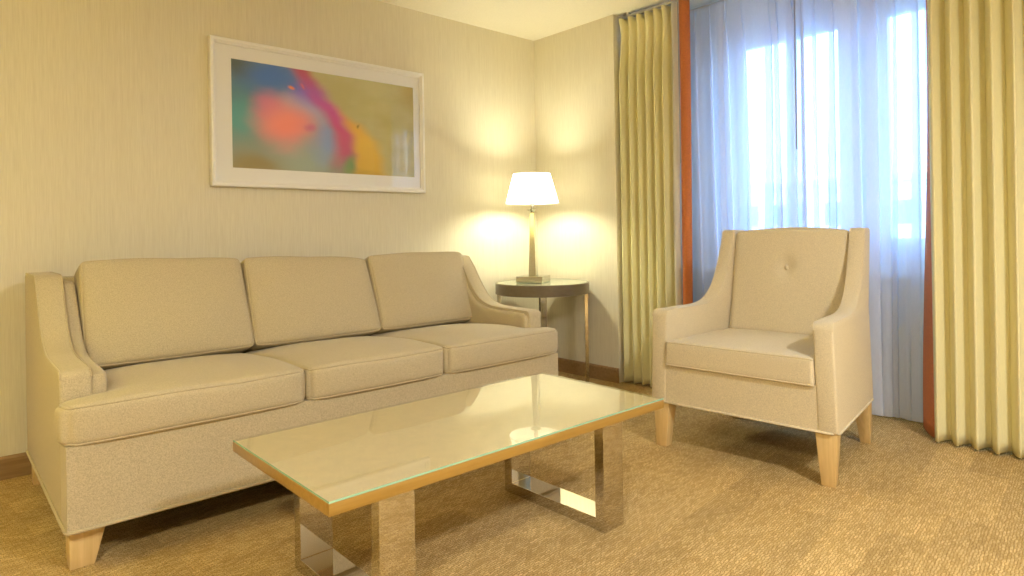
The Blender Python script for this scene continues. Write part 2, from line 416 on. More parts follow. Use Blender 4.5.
# window wall with two openings
W1, W2, WZ0, WZ1 = (-2.105, -1.437), (-3.0, -2.302), .940, 2.250
bm = bmesh.new()
for y0, y1, z0, z1 in ((RY1, W2[0], 0, CZ), (W2[1], W1[0], 0, CZ), (W1[1], RY0, 0, CZ), (W2[0], W2[1], 0, WZ0), (W1[0], W1[1], 0, WZ0), (W2[0], W2[1], WZ1, CZ), (W1[0], W1[1], WZ1, CZ)):
    add_box(bm, RX, RX + .07, y0, y1, z0, z1)
struct('wall_window', bm, M['winframe'], smooth=False)
for i, (y0, y1) in enumerate((W1, W2)):
    o = bpy.data.objects.new('window_%d' % (i + 1), None); COL.objects.link(o); o['kind'] = 'structure'
    bm = bmesh.new(); fw = .035
    for a in ((y0, y0 + fw, WZ0, WZ1), (y1 - fw, y1, WZ0, WZ1), (y0 + fw, y1 - fw, WZ0, WZ0 + fw), (y0 + fw, y1 - fw, WZ1 - fw, WZ1)):
        add_box(bm, RX + .008, RX + .062, *a, bev=.004)
    link('window_frame', bm, M['winframe'], o, smooth=False)
    link('pane', box(RX + .035, RX + .041, y0 + fw, y1 - fw, WZ0 + fw, WZ1 - fw), M['winglass'], o, smooth=False)
struct('trim_1', box(RX - .06, RX + .02, RY1 + .004, RY0 - .004, .755, .785, bev=.006), M['winframe'])   # window stool
# skirting
def skirting(name, pts_a, pts_b, nrm):
    (xa, ya), (xb, yb) = pts_a, pts_b
    prof = [(0, 0), (.014, 0), (.014, .088), (.010, .096), (.004, .100), (0, .100)]
    bm = extrude_poly(prof, lambda d, z: (xa + nrm[0] * d, ya + nrm[1] * d, z), lambda d, z: (xb + nrm[0] * d, yb + nrm[1] * d, z))
    struct(name, bm, M['skirting'], smooth=False)
skirting('baseboard_left', (XW, 0), (0, 0), (0, -1))
skirting('baseboard_back', (0, -.014), (0, RY0), (-1, 0))
skirting('baseboard_behind', (XW, YB), (XW, -.014), (1, 0))
skirting('baseboard_right', (XW + .014, YB), (0, YB), (0, 1))
skirting('baseboard_back_right', (0, YB + .014), (0, RY1), (-1, 0))
# entrance door on the wall behind the camera (seen only in reflections)
d1 = bpy.data.objects.new('door_1', None); COL.objects.link(d1); d1['kind'] = 'structure'
bm = bmesh.new(); add_box(bm, -5.2, -4.3, YB + .0, YB + .045, .005, 2.05, bev=.004); link('door_leaf', bm, M['door'], d1)
bm = bmesh.new(); add_tube(bm, [(-4.38, YB + .05, 1.0), (-4.38, YB + .09, 1.0), (-4.5, YB + .09, 1.0)], .01); link('door_handle', bm, M['chrome'], d1)

def inset2d(path, d):
    """open 2D path moved sideways by d (to the right of its direction)"""
    out = []
    for k, p in enumerate(path):
        a, b = path[max(k - 1, 0)], path[min(k + 1, len(path) - 1)]
        tx, ty = b[0] - a[0], b[1] - a[1]; l = math.hypot(tx, ty) or 1
        out.append((p[0] + ty / l * d, p[1] - tx / l * d))
    return out
# ------------------------------------------------------------------ sofa
def fp(y, z): return (y, z)
SX0, SX1 = -3.205, -1.03
sofa = thing('sofa', 'long beige three seat sofa with loose back cushions against the cream wall', 'sofa', ((SX0 + SX1) / 2, -.66, 0))
OFF = Vector(sofa.location)
def sl(name, bm, m, parent=None, **kw):
    bmesh.ops.translate(bm, verts=bm.verts, vec=-OFF)
    return link(name, bm, m, parent or sofa, **kw)
YF, YR, ZB = -1.205, -.11, .13
bm = box(SX0 + .0015, SX1 - .0015, YF, YR, ZB, .40); bevel_sharp(bm, .022, 4, 35)
base = sl('base', bm, M['fabric'])
rr = .02
loop = []
for cx, cy, a0 in ((SX1 - rr, YF + rr, -90), (SX1 - rr, YR - rr, 0), (SX0 + rr, YR - rr, 90), (SX0 + rr, YF + rr, 180)):
    for k in range(7): a = R(a0 + 15 * k); loop.append((cx + (rr + .002) * math.cos(a), cy + (rr + .002) * math.sin(a), ZB + .006))
sl('piping', tube(loop, .006, True), M['welt'], base)
sl('dust_cover', box(SX0 + .03, SX1 - .03, YF + .03, YR - .03, ZB - .006, ZB + .01), M['dark'], base, smooth=False)
AF = -1.085
top = smooth_curve([(-.84, .622), (-.74, .632), (-.65, .670), (-.575, .750), (-.512, .838), (-.468, .888)])
arm_prof = [(AF, ZB + .003), (AF, .590), (AF + .006, .608), (AF + .022, .618)] + top + [(-.458, .900), (-.438, .905), (-.15, .905), (-.125, .895), (YR, .60), (YR, ZB + .003)]
pad_top = smooth_curve([(-.82, .610), (-.72, .620), (-.63, .655), (-.555, .73), (-.496, .815), (-.452, .865)])
pad_prof = [(AF + .008, .40), (AF + .008, .565), (AF + .016, .592), (AF + .043, .605)] + pad_top + [(-.43, .874), (-.16, .874), (-.14, .60), (-.14, .40)]
for s in (-1, 1):
    xo = SX0 if s < 0 else SX1; w = .092
    xi = xo - s * w
    bm = extrude_poly(arm_prof, lambda y, z: (xo, y, z), lambda y, z: (xi, y, z), bev=.012)
    arm = sl('arm', bm, M['fabric'])
    pb = bmesh.new()
    for xx, t in ((xo, -s), (xi, s)):
        add_tube(pb, [(xx + t * .0035, y, z) for y, z in inset2d(arm_prof[1:-3], .0028)], .0035, seg=6)
    sl('piping', pb, M['welt'], arm)
    x1, x2 = xi + s * .01, xi - s * (.047 if s < 0 else .022)
    bm = extrude_poly(pad_prof, lambda y, z: (x1, y, z), lambda y, z: (x2, y, z), bev=.024, seg=5)
    sl('arm_pad', bm, M['fabric'])
# back frame
back_prof = [(-.40, .38), (-.30, .868), (-.285, .882), (-.16, .882), (-.145, .868), (YR + .004, .40)]
bm = extrude_poly(back_prof, lambda y, z: (SX0 + .08, y, z), lambda y, z: (SX1 - .08, y, z), bev=.012)
sl('backrest', bm, M['fabric'])
# seat cushions: the outer two wrap in front of the arms
ARM_IN_L, ARM_IN_R = SX0 + .125, SX1 - .112
for i, (x0, x1) in enumerate(((ARM_IN_L, -2.424), (-2.424, -1.764), (-1.764, ARM_IN_R))):
    cx, hx = (x0 + x1) / 2, (x1 - x0) / 2
    y0, y1 = -1.222, -.47
    def warp(q, i=i, cx=cx, hx=hx):
        y = q.y + (y0 + y1) / 2
        k = 1 - sstep(AF - .045, AF - .005, y)
        x = q.x
        if i == 0 and x < 0: x = x * (1 + k * (ARM_IN_L - SX0 + .016) / hx * min(1, -x / hx))
        if i == 2 and x > 0: x = x * (1 + k * (SX1 + .022 - ARM_IN_R) / hx * min(1, x / hx))
        return Vector((x + cx, y, q.z + .463 - .024 * sstep(-1.0, -.5, y)))
    bm, pb = cushion(hx, (y1 - y0) / 2, .064, .022, .030, .010, warp, seed=i, n=(24, 34, 5), wob=.004, corner=.016)
    c = sl('seat_cushion', bm, M['fabric']); sl('piping', pb, M['welt'], c)
for i, (x0, x1, zt, tl) in enumerate(((-3.058, -2.408, .931, -.022), (-2.400, -1.742, .914, -.045), (-1.734, -1.085, .914, .0))):
    cx, hx = (x0 + x1) / 2, (x1 - x0) / 2
    hh = (zt - .497) / 2
    tilt = R(18)
    rot = Matrix.Rotation(PI / 2, 3, 'X')
    def warp(q, i=i, cx=cx, hh=hh, tl=tl):
        # local z -> facing -Y ; local y -> up
        x, up, fr = q.x, q.y, q.z
        k = (up / hh + 1) / 2
        fr2 = fr * lerp(1.12, .80, k)          # plumper towards the foot
        up2 = up - .012 * (1 - (x / hx) ** 2) * (k > .5) * (k - .5) * -1
        y = -.448 - fr2 * math.cos(tilt) + up * math.sin(tilt) * 1.0
        z = .497 + hh + (1 - math.cos(tilt)) * hh * .3 + up2 * math.cos(tilt) * 1.02 + fr2 * math.sin(tilt)
        wd = lerp((1.02, 1.008, 1.012)[i], .985, k); dx = (.004 * (1 - k) * (x / hx + 1) * .5) if i == 2 else 0      # the last cushion spreads against its arm
        return Vector((x * wd + dx + cx, y, z + tl * x * k))
    bm, pb = cushion(hx, hh, .095, .02, .045, .006, warp, seed=10 + i, n=(24, 18, 6), wob=.005, corner=.004)
    c = sl('back_cushion', bm, M['fabric']); sl('piping', pb, M['welt'], c)
def leg_taper(x, y, w, d, h, sx, sy, top_extra=.03):
    """block leg, outer corner at (x,y); tapers on its inner sides; sx, sy point inwards"""
    bm = bmesh.new(); vs = []
    for z, e in ((0, 0), (h, top_extra)):
        for a, b in ((0, 0), (1, 0), (1, 1), (0, 1)):
            vs.append(bm.verts.new((x + sx * a * (w + e), y + sy * b * (d + e), z)))
    for f in ((0, 1, 2, 3), (4, 5, 6, 7), (0, 1, 5, 4), (1, 2, 6, 5), (2, 3, 7, 6), (3, 0, 4, 7)): bm.faces.new([vs[k] for k in f])
    bmesh.ops.recalc_face_normals(bm, faces=bm.faces)
    bmesh.ops.bevel(bm, geom=list(bm.edges), offset=.003, segments=2, profile=.5, affect='EDGES')
    return bm
for sx in (1, -1):
    for sy in (1, -1):
        x = (SX0 + .012) if sx > 0 else (SX1 - .012)
        y = (YF + .05) if sy > 0 else (YR - .02)
        sl('leg', leg_taper(x, y, .068, .06, ZB - .002, sx, sy, .035), M['maple'])

# ------------------------------------------------------------------ armchair (local: front = -Y, right of photo = +X)
CH_DEG = 3.7
CH_ROT = R(-90 + CH_DEG)
AW, AD = .856, .705
chair = thing('armchair', 'oatmeal upholstered armchair with sloping arms and buttoned back by the window', 'armchair')
fr = Vector((-math.cos(R(CH_DEG)), -math.sin(R(CH_DEG)), 0)); sd = Vector((-math.sin(R(CH_DEG)), math.cos(R(CH_DEG)), 0))
P0 = Vector((-.850, -2.562, 0))                       # front corner nearest the camera's right
ctr = P0 + sd * AW / 2 - fr * AD / 2
chair.location = ctr; chair.rotation_euler = (0, 0, CH_ROT)
# local x: +X -> photo right = -sd ; local -Y = fr
def cl(name, bm, m, parent=None, **kw):
    for v in bm.verts: v.co.x *= (1 - .215 * (v.co.y + AD / 2)) * (1 - .035 * min(1, max(0, v.co.z - ZC) / .45))          # the body narrows towards its back
    return link(name, bm, m, parent or chair, **kw)
hw = AW / 2; y_f = -AD / 2
ZC = .215
def dz(d, z): return (y_f + d, z)
ctop = smooth_curve([(.20, .660), (.34, .662), (.43, .685), (.505, .745), (.560, .835), (.600, .93), (.628, 1.022)])
cprof = [(0, ZC), (0, .628), (.006, .648), (.022, .659)] + ctop + [(.636, 1.033), (.650, 1.038), (.745, 1.036), (.757, 1.026), (.70, .66), (AD, .30), (AD - .004, ZC)]
for s in (-1, 1):
    xo, xi = s * hw, s * (hw - .082)
    bm = extrude_poly(cprof, lambda d, z: (xo, *dz(d, z)), lambda d, z: (xi, *dz(d, z)), bev=.011)
    arm = cl('arm', bm, M['chairfab'])
    pb = bmesh.new()
    for xx, t in ((xo, -s), (xi, s)):
        add_tube(pb, [(xx + t * .0035, y_f + d, z) for (d, z) in inset2d(cprof[1:-5], .0028)], .003, seg=6)
    cl('piping', pb, M['chairfab'], arm)
bm = box(-hw + .075, hw - .075, y_f + .003, y_f + AD - .02, ZC, .402); bevel_sharp(bm, .006, 2)
base = cl('base', bm, M['chairfab'])
lp = [(x, y, ZC + .004) for x, y in ((-hw, y_f), (hw, y_f), (hw, y_f + AD - .004), (-hw, y_f + AD - .004))]
loop = []
for k in range(4):
    a, b = Vector(lp[k]), Vector(lp[(k + 1) % 4])
    for t in (.03, .25, .5, .75, .97): loop.append(a.lerp(b, t))
cl('piping', tube(loop, .005, True), M['chairfab'], base)
cl('dust_cover', box(-hw + .02, hw - .02, y_f + .02, y_f + AD - .03, ZC - .005, ZC + .012), M['dark'], base, smooth=False)
# outer back
bp = [(.55, .30), (.655, 1.00), (.668, 1.012), (.742, 1.012), (.752, 1.002), (.697, .66), (AD - .004, .30), (AD - .006, ZC), (.56, ZC)]
bm = extrude_poly(bp, lambda d, z: (-hw + .07, *dz(d, z)), lambda d, z: (hw - .07, *dz(d, z)), bev=.008)
cl('backrest', bm, M['chairfab'])
# inside back pad with a single button
tilt = R(9.5); hh = .272
def warp(q):
    x, up, f_ = q.x, q.y, q.z
    k = (up / hh + 1) / 2
    if f_ > 0: f_ -= .020 * math.exp(-((x / .045) ** 2 + ((up - .075) / .045) ** 2))
    up2 = up + .016 * (1 - (x / .32) ** 2) * max(0, k - .5) * 2
    return Vector((x, y_f + .668 - f_ * math.cos(tilt) + up * math.sin(tilt),   .752 + up2 * math.cos(tilt) + f_ * math.sin(tilt)))
bm, pb = cushion(hw - .084, hh, .075, .03, .018, .003, warp, seed=3, n=(40, 34, 4), wob=.003, piping=(1,))
pad = cl('back_cushion', bm, M['chairfab']); cl('piping', pb, M['chairfab'], pad)
bq = warp(Vector((0, .075, .075 + .018)))
bm = bmesh.new(); bmesh.ops.create_uvsphere(bm, u_segments=20, v_segments=12, radius=1)
bmesh.ops.transform(bm, matrix=Matrix.Translation(bq + Vector((0, -.004, 0))) @ Matrix.Rotation(-tilt, 4, 'X') @ Matrix.Diagonal((.013, .008, .013, 1)), verts=bm.verts)
cl('button', bm, M['chairfab'], pad)
def warp(q): return Vector((q.x, q.y + y_f + .279, q.z + .456))
bm, pb = cushion(hw - .084, .292, .057, .014, .020, .002, warp, seed=5, n=(26, 22, 5), wob=.002)
c = cl('seat_cushion', bm, M['chairfab']); cl('piping', pb, M['chairfab'], c)
for sx in (1, -1):
    for sy in (1, -1):
        x = -sx * (hw - .008); y = (y_f + .008) if sy > 0 else (y_f + AD - .012)
        h = ZC - .002
        bm = bmesh.new(); vs = []
        for z, e, ins in ((0, 0, .010), (h, .030, 0)):
            yy = y + (0 if sy > 0 else (.04 if z == 0 else 0))       # rear legs rake backwards
            for a, b in ((0, 0), (1, 0), (1, 1), (0, 1)):
                vs.append(bm.verts.new((x + sx * (ins + a * (.054 + e)), yy + sy * (ins * .4 + b * (.044 + e * .8)), z)))
        for f in ((0, 1, 2, 3), (4, 5, 6, 7), (0, 1, 5, 4), (1, 2, 6, 5), (2, 3, 7, 6), (3, 0, 4, 7)): bm.faces.new([vs[k] for k in f])
        bmesh.ops.recalc_face_normals(bm, faces=bm.faces)
        bmesh.ops.bevel(bm, geom=list(bm.edges), offset=.003, segments=2, profile=.5, affect='EDGES')
        cl('leg', bm, M['maple'])

# ------------------------------------------------------------------ coffee table
TX0, TX1, TY0, TY1, TZ = -2.846, -1.560, -2.243, -1.619, .440
tb = thing('coffee_table', 'low glass topped coffee table on two chrome loop legs before the sofa', 'coffee table', ((TX0 + TX1) / 2, (TY0 + TY1) / 2, 0))
OT = Vector(tb.location)
def tl_(name, bm, m, parent=None, **kw):
    bmesh.ops.translate(bm, verts=bm.verts, vec=-OT); return link(name, bm, m, parent or tb, **kw)
tl_('tabletop', box(TX0, TX1, TY0, TY1, TZ - .035, TZ - .0062, bev=.002), M['goldwood'])
tl_('surface_panel', box(TX0 + .004, TX1 - .004, TY0 + .004, TY1 - .004, TZ - .0080, TZ - .0055), M['tabletop'], smooth=False)
bm = box(TX0 + .001, TX1 - .001, TY0 + .001, TY1 - .001, TZ - .0052, TZ)
bmesh.ops.recalc_face_normals(bm, faces=bm.faces)
for f in bm.faces: f.material_index = 0 if abs(f.normal.z) > .5 else 1
tl_('glass_top', bm, [M['glass'], M['glass_edge']], smooth=False)['label'] = 'clear glass sheet with green edge'
def loop_leg(x0, x1, y0, y1, z1, t=.042):
    bm = bmesh.new()
    outer = [(y0, 0), (y1, 0), (y1, z1), (y0, z1)]; inner = [(y0 + t, t), (y1 - t, t), (y1 - t, z1 - t * .4), (y0 + t, z1 - t * .4)]
    V = {}
    for x in (x0, x1):
        V[x] = ([bm.verts.new((x, *p)) for p in outer], [bm.verts.new((x, *p)) for p in inner])
    for x in (x0, x1):
        o, i = V[x]
        for k in range(4): bm.faces.new((o[k], o[(k + 1) % 4], i[(k + 1) % 4], i[k]))
    for g in (0, 1):
        for k in range(4): bm.faces.new((V[x0][g][k], V[x0][g][(k + 1) % 4], V[x1][g][(k + 1) % 4], V[x1][g][k]))
    bmesh.ops.recalc_face_normals(bm, faces=bm.faces)
    bmesh.ops.bevel(bm, geom=list(bm.edges), offset=.0012, segments=1, affect='EDGES')
    return bm
for x0, x1 in ((-2.668, -2.560), (-1.792, -1.688)):
    tl_('leg', loop_leg(x0, x1, -2.155, -1.634, TZ - .035), M['chrome'], smooth=False)

# ------------------------------------------------------------------ side table
STC = (-.344, -.397); STZ, STR = .698, .326
st = thing('side_table', 'round taupe side table with chrome legs in the corner beside the sofa', 'side table', (*STC, 0))
link('tabletop', lathe([(STR - .006, STZ - .078), (STR, STZ - .075), (STR, STZ - .004), (STR - .004, STZ), (STR - .014, STZ), (STR - .014, STZ - .012)], n=72), M['taupe'], st)
link('glass_top', lathe([(STR - .0145, STZ - .011), (STR - .0145, STZ - .0025), (STR - .016, STZ - .001)], n=72), M['green_glass_top'], st)['label'] = 'green tinted glass disc'
for k in range(4):
    a = R(-43 + 90 * k)
    bm = box(-.0125, .0125, -.019, .019, 0, STZ - .07, bev=.0015)
    bmesh.ops.transform(bm, matrix=Matrix.Rotation(a, 4, 'Z') @ Matrix.Translation((STR - .024, 0, 0)), verts=bm.verts)
    link('leg', bm, M['chrome'], st, smooth=False)

# ------------------------------------------------------------------ table lamp
LC = Vector((-.391, -.359, STZ))
lamp = thing('table_lamp', 'lit table lamp with white shade and tapered metal column on side table', 'table lamp', LC, 0)
base_rot = Matrix.Rotation(yaw - PI / 2 + R(-20), 4, 'Z')
def ll(name, bm, m, parent=None, rot=False, **kw):
    if rot: bmesh.ops.transform(bm, matrix=base_rot, verts=bm.verts)
    return link(name, bm, m, parent or lamp, **kw)
ll('base', box(-.095, .095, -.095, .095, 0,   .045, bev=.003), M['brushed'], rot=True, smooth=False)
def frustum(w0, w1, z0, z1, steps=1, twist=0):
    bm = bmesh.new(); rings = []
    for k in range(steps + 1):
        t = k / steps; w = lerp(w0, w1, t) / 2; a = twist * t
        rings.append([bm.verts.new((w * (cx * math.cos(a) - cy * math.sin(a)), w * (cx * math.sin(a) + cy * math.cos(a)), lerp(z0, z1, t))) for cx, cy in ((-1, -1), (1, -1), (1, 1), (-1, 1))])
    for A, B in zip(rings, rings[1:]):
        for k in range(4): bm.faces.new((A[k], A[(k + 1) % 4], B[(k + 1) % 4], B[k]))
    bm.faces.new(rings[0]); bm.faces.new(rings[-1]); return bm
ll('column', frustum(.052, .026, .045, .478, 1), M['brushed'], rot=True, smooth=False)
ll('neck', lathe([(.010, .476), (.012, .480), (.012, .486), (.036, .500), (.038, .504), (.012, .506), (.011, .535), (.014, .537), (.014, .575), (.010, .578)], n=28), M['brushed'])
bulb = ll('bulb', lathe([(.010, .578), (.014, .585), (.026, .605), (.030, .625), (.026, .645), (.014, .658), (.002, .662)], n=24), M['bulb'])
ZS0, ZS1, RS0, RS1 = .546, .752, .184, .128
shade = ll('lampshade', lathe([(RS0, ZS0), (lerp(RS0, RS1, .5), lerp(ZS0, ZS1, .5)), (RS1, ZS1)], n=64, caps=False), M['shade'])
for rad, z in ((RS0, ZS0 + .002), (RS1, ZS1 - .002)):
    ll('shade_trim', tube([(rad * math.cos(2 * PI * k / 64), rad * math.sin(2 * PI * k / 64), z) for k in range(64)], .0028, True, 6), M['shade'], shade)
bm = bmesh.new()
for k in range(3):
    a = 2 * PI * k / 3; add_tube(bm, [(.010 * math.cos(a), .010 * math.sin(a), ZS1 - .09), ((RS1 - .002) * math.cos(a), (RS1 - .002) * math.sin(a), ZS1 - .003)], .0018, seg=6)
ring = [(.028 * math.cos(2 * PI * k / 20), .028 * math.sin(2 * PI * k / 20), 0) for k in range(20)]
add_tube(bm, [(0, .034 * math.cos(PI * k / 12), .577 + .095 * math.sin(PI * k / 12)) for k in range(13)], .0016, seg=6)
ll('harp', bm, M['brushed'], shade)

# ------------------------------------------------------------------ framed picture
PX0, PX1, PZ0, PZ1 = -2.404, -1.060, 1.316, 2.107
pic = thing('framed_picture', 'white framed colourful abstract print hanging above the sofa', 'picture', ((PX0 + PX1) / 2, -.002, PZ0))
OP = Vector(pic.location)
def pl(name, bm, m, **kw):
    bmesh.ops.translate(bm, verts=bm.verts, vec=-OP); return link(name, bm, m, pic, **kw)
prof = [(0, -.002), (0, -.040), (.004, -.043), (.016, -.043), (.019, -.040), (.022, -.034), (.028, -.032), (.030, -.028), (.030, -.014), (.030, -.002)]   # (inset, y)
bm = bmesh.new(); rings = []
for ins, y in prof:
    rings.append([bm.verts.new(p) for p in ((PX0 + ins, y, PZ0 + ins), (PX1 - ins, y, PZ0 + ins), (PX1 - ins, y, PZ1 - ins), (PX0 + ins, y, PZ1 - ins))])
for A, B in zip(rings, rings[1:] + rings[:1]):
    for k in range(4): bm.faces.new((A[k], A[(k + 1) % 4], B[(k + 1) % 4], B[k]))
pl('frame', bm, M['white'], smooth=False)
AX0, AX1, AZ0, AZ1 = -2.290, -1.132, 1.419, 2.007
bm = bmesh.new()
for a in ((PX0 + .027, AX0, PZ0 + .027, PZ1 - .027), (AX1, PX1 - .027, PZ0 + .027, PZ1 - .027), (AX0, AX1, PZ0 + .027, AZ0), (AX0, AX1, AZ1, PZ1 - .027)):
    add_box(bm, a[0], a[1], -.019, -.016, a[2], a[3])
pl('mat', bm, M['mat'], smooth=False)
pl('print', box(AX0 - .005, AX1 + .005, -.0155, -.013, AZ0 - .005, AZ1 + .005), M['art'], smooth=False)
pl('glass', box(PX0 + .026, PX1 - .026, -.0235, -.0215, PZ0 + .026, PZ1 - .026), M['picglass'], smooth=False)

# ------------------------------------------------------------------ curtains
def fold(t, sharp=.35):
    """rounded zig-zag, period 1, -1..1"""
    s = math.sin(2 * PI * t); return s / (abs(s) + sharp) * (1 + sharp) if True else s
def drape_fn(y0, y1, xc, amp, nf, z0, z1, head=.11, seed=0, curl=.35, hpinch=.32, spread=None):
    W = y1 - y0
    rnd = random.Random(seed); ph = [rnd.uniform(-.12, .12) for _ in range(nf + 3)]; am = [rnd.uniform(.75, 1.2) for _ in range(nf + 3)]
    def fn(u, v):
        z = lerp(z0, z1, v)
        uw = u + .32 / nf * math.sin(2 * PI * u * 2.3 + seed) * math.sin(PI * u); t = uw * nf; k = int(t); fr_ = t - k
        p = lerp(ph[k], ph[k + 1], fr_); a = lerp(am[k], am[k + 1], fr_)
        hz = z1 - z
        g = sstep(head * .85, head * 4.2, hz)                           # opens below the pinched header
        g2 = lerp(hpinch, 1, g) + (.45 * (1 - sstep(0, head * .9, hz)))  # header flares again above the pinch
        drift = .18 * math.sin(1.3 * z + k * 1.7) * g
        q = t + p * g + .05 * drift
        x = xc + amp * a * g2 * fold(q)
        y = y0 + W * (q / nf) + curl * (W / nf) * g * math.sin(4 * PI * q + .4) * .5
        if spread: y += spread(u, z)
        return (x, y, z)
    return fn
def track(name, x, y0, y1, label, cat='curtain track'):
    t = thing(name, label, cat, (x, (y0 + y1) / 2, CZ - .035))
    l = (y1 - y0) / 2
    link('rail', box(-.011, .011, -l, l, .002, .020, bev=.002), M['track'], t)
    for k in range(4):
        y = lerp(-l + .05, l - .05, k / 3); link('bracket', box(-.016, .016, y - .012, y + .012, .018, .035), M['track'], t, smooth=False)
    return t
# sheers
def sheer_path(y0, y1, xc, stripes, seed):
    """plan of a voile panel at mid height: gentle waves with tucks where the cloth lies threefold"""
    rnd = random.Random(seed); pts = []; y = y1
    def wave(y): return .010 * math.sin(y * 34 + seed) + .006 * math.sin(y * 71 + 2 * seed)
    for yc, w in sorted(stripes, reverse=True) + [(y0, 0)]:
        w *= 1.4
        a = yc + w * .5
        n = max(1, int((y - a) / .022))
        for k in range(n): yy = lerp(y, a, k / n); pts.append((yy, wave(yy), None))
        if w:
            for q, (dy, dx) in enumerate(((.5, 0), (0, -.004), (-.48, -.003), (-.52, .010), (0, .014), (.48, .017), (.52, .027), (0, .028), (-.5, .014))):
                pts.append((yc + dy * w, wave(yc) + dx, yc))
            y = yc - w * .5
    pts.append((y0, wave(y0), None)); return pts
def sheer(label, y0, y1, xc, stripes, seed, wand_y=None):
    t = thing('sheer_curtain', label, 'sheer curtain', (xc, (y0 + y1) / 2, .012), 0, None)
    o = Vector(t.location); P = sheer_path(y0, y1, xc, stripes, seed)
    fine = []
    for k in range(len(P) - 1):
        A, B, C, D = P[max(k - 1, 0)], P[k], P[k + 1], P[min(k + 2, len(P) - 1)]
        for q in range(3):
            tt = q / 3; cr = [.5 * (2 * B[d] + (C[d] - A[d]) * tt + (2 * A[d] - 5 * B[d] + 4 * C[d] - D[d]) * tt * tt + (3 * B[d] - A[d] - 3 * C[d] + D[d]) * tt ** 3) for d in (0, 1)]
            fine.append((cr[0], cr[1], B[2]))
    fine.append(P[-1]); z0, z1 = .012, CZ - .037; nv = 44
    bm = bmesh.new(); V = []
    for (y, x, yc) in fine:
        col = []
        for j in range(nv + 1):
            v = j / nv; z = lerp(z0, z1, v); hd = sstep(2.2, 2.40, z)
            yy, xx = y, x
            if yc is not None:
                wf = lerp(1.3, .8, v) * (1 - .62 * hd); yy = yc + (y - yc) * wf + (.012 * (1 - v) ** 1.5 + .006) * math.sin(yc * 57 + z * 1.1)
            else: yy = y + .006 * math.sin(y * 20 + z * 1.3)
            xx = x * (1 - .35 * hd) + .004 * math.sin(z * 2.3 + y * 9)
            col.append(bm.verts.new((xc + xx, yy, z)))
        V.append(col)
    for A, B in zip(V, V[1:]):
        for j in range(nv): bm.faces.new((A[j], B[j], B[j + 1], A[j + 1]))
    bmesh.ops.translate(bm, verts=bm.verts, vec=-o); link('voile', bm, M['sheer'], t, angle=180)
    if wand_y is not None:
        bm = tube([(xc - .045, wand_y, CZ - .06), (xc - .045, wand_y, 1.495)], .0045); bmesh.ops.translate(bm, verts=bm.verts, vec=-o); link('wand', bm, M['wand'], t)['label'] = 'grey draw wand'
    return t
sheer('white sheer curtain over the window, half nearer the lamp corner', -1.975, -1.10, .265,
      [(-1.255, .022), (-1.36, .020), (-1.47, .026), (-1.575, .052), (-1.735, .040), (-1.80, .028), (-1.885, .042), (-1.945, .02)], 3, wand_y=-1.935)
sheer('white sheer curtain over the window, half behind the armchair', -2.72, -1.80, .345,
      [(-1.86, .030), (-1.99, .022), (-2.09, .028), (-2.215, .030), (-2.30, .045), (-2.40, .018), (-2.50, .030), (-2.565, .024), (-2.66, .03)], 8)
track('curtain_track', .305, -3.4, -.86, 'slim track holding the white sheer curtains')
track('curtain_track', .06, -3.58, -.82, 'slim track holding the heavy beige drapes')
# left drape
dl = thing('drape', 'pleated beige drape with orange edge band beside the lamp corner', 'drape', (.05, -1.05, .012), 0, None)
def part_at(root, name, bm, m, **kw):
    bmesh.ops.translate(bm, verts=bm.verts, vec=-Vector(root.location)); return link(name, bm, m, root, **kw)
fn = drape_fn(-1.225, -.815, .055, .055, 6, .012, CZ - .040, head=.10, seed=4)
thick(part_at(dl, 'panel', grid(fn, 6 * 18, 50), M['drape'], angle=180), .003)
def lin(u, v):
    z = lerp(.014, CZ - .045, v); return (.040 - .022 * math.sin(u * PI) + .004 * math.sin(z * 4), lerp(-1.222, -1.272, u) + .004 * math.sin(z * 2.1), z)
thick(part_at(dl, 'lining', grid(lin, 8, 40), M['lining'], angle=180), .002)['label'] = 'off white lining edge'
def band(u, v):
    z = lerp(.014, CZ - .03, v); return (.055 - .030 * math.sin(u * PI), lerp(-1.268, -1.346, u) + .010 * (1 - v) * (u - .5) + .005 * math.sin(z * 1.7 + 1), z)
thick(part_at(dl, 'banding', grid(band, 12, 40), M['orange'], angle=180), .003)['label'] = 'orange edge band'
part_at(dl, 'wand', tube([(.0, -1.300, CZ - .06), (.0, -1.303, 1.46)], .004), M['wand'])['label'] = 'grey draw wand'
# right drape
dr = thing('drape', 'pleated beige drape with orange edge band at the right end of the window', 'drape', (.08, -3.05, .012), 0, None)
fn = drape_fn(-3.50, -2.642, .085, .054, 11, .012, CZ - .040, head=.10, seed=11)
thick(part_at(dr, 'panel', grid(fn, 11 * 18, 50), M['drape'], angle=180), .003)
def band2(u, v):
    z = lerp(.013, CZ - .05, v)
    return (lerp(.085, .265, u) - .02 * math.sin(u * PI), lerp(-2.650, lerp(-2.542, -2.585, sstep(.0, .75, v)), u), z)
thick(part_at(dr, 'banding', grid(band2, 12, 40), M['orange'], angle=180), .003)['label'] = 'orange edge band'

# ------------------------------------------------------------------ beyond the window
struct('outside_ground', box(.9, 90, -60, 60, -12.2, -12), M['ground'], smooth=False)  # street ground outside, far below the window
bd = thing('building', 'pale office building beyond the window glass', 'building', (34, 12, -12))
link('wall', box(-4, 4, -30, 34, 0, 15.2), M['facade'], bd, smooth=False)
link('roof', box(-4.2, 4.2, -30.2, 34.2, 15.2, 15.5), M['facade'], bd, smooth=False)
wn = link('window', box(-4.03, -3.98, 0, 1.7, 0, 1.1), M['facglass'], None, smooth=False)
for j in range(3):
    for k in range(18):
        o = wn if j + k == 0 else wn.copy()
        if j + k: COL.objects.link(o)
        o.parent = bd; o.location = (0, -14 + 2.6 * k, 13.2 - 1.9 * j)

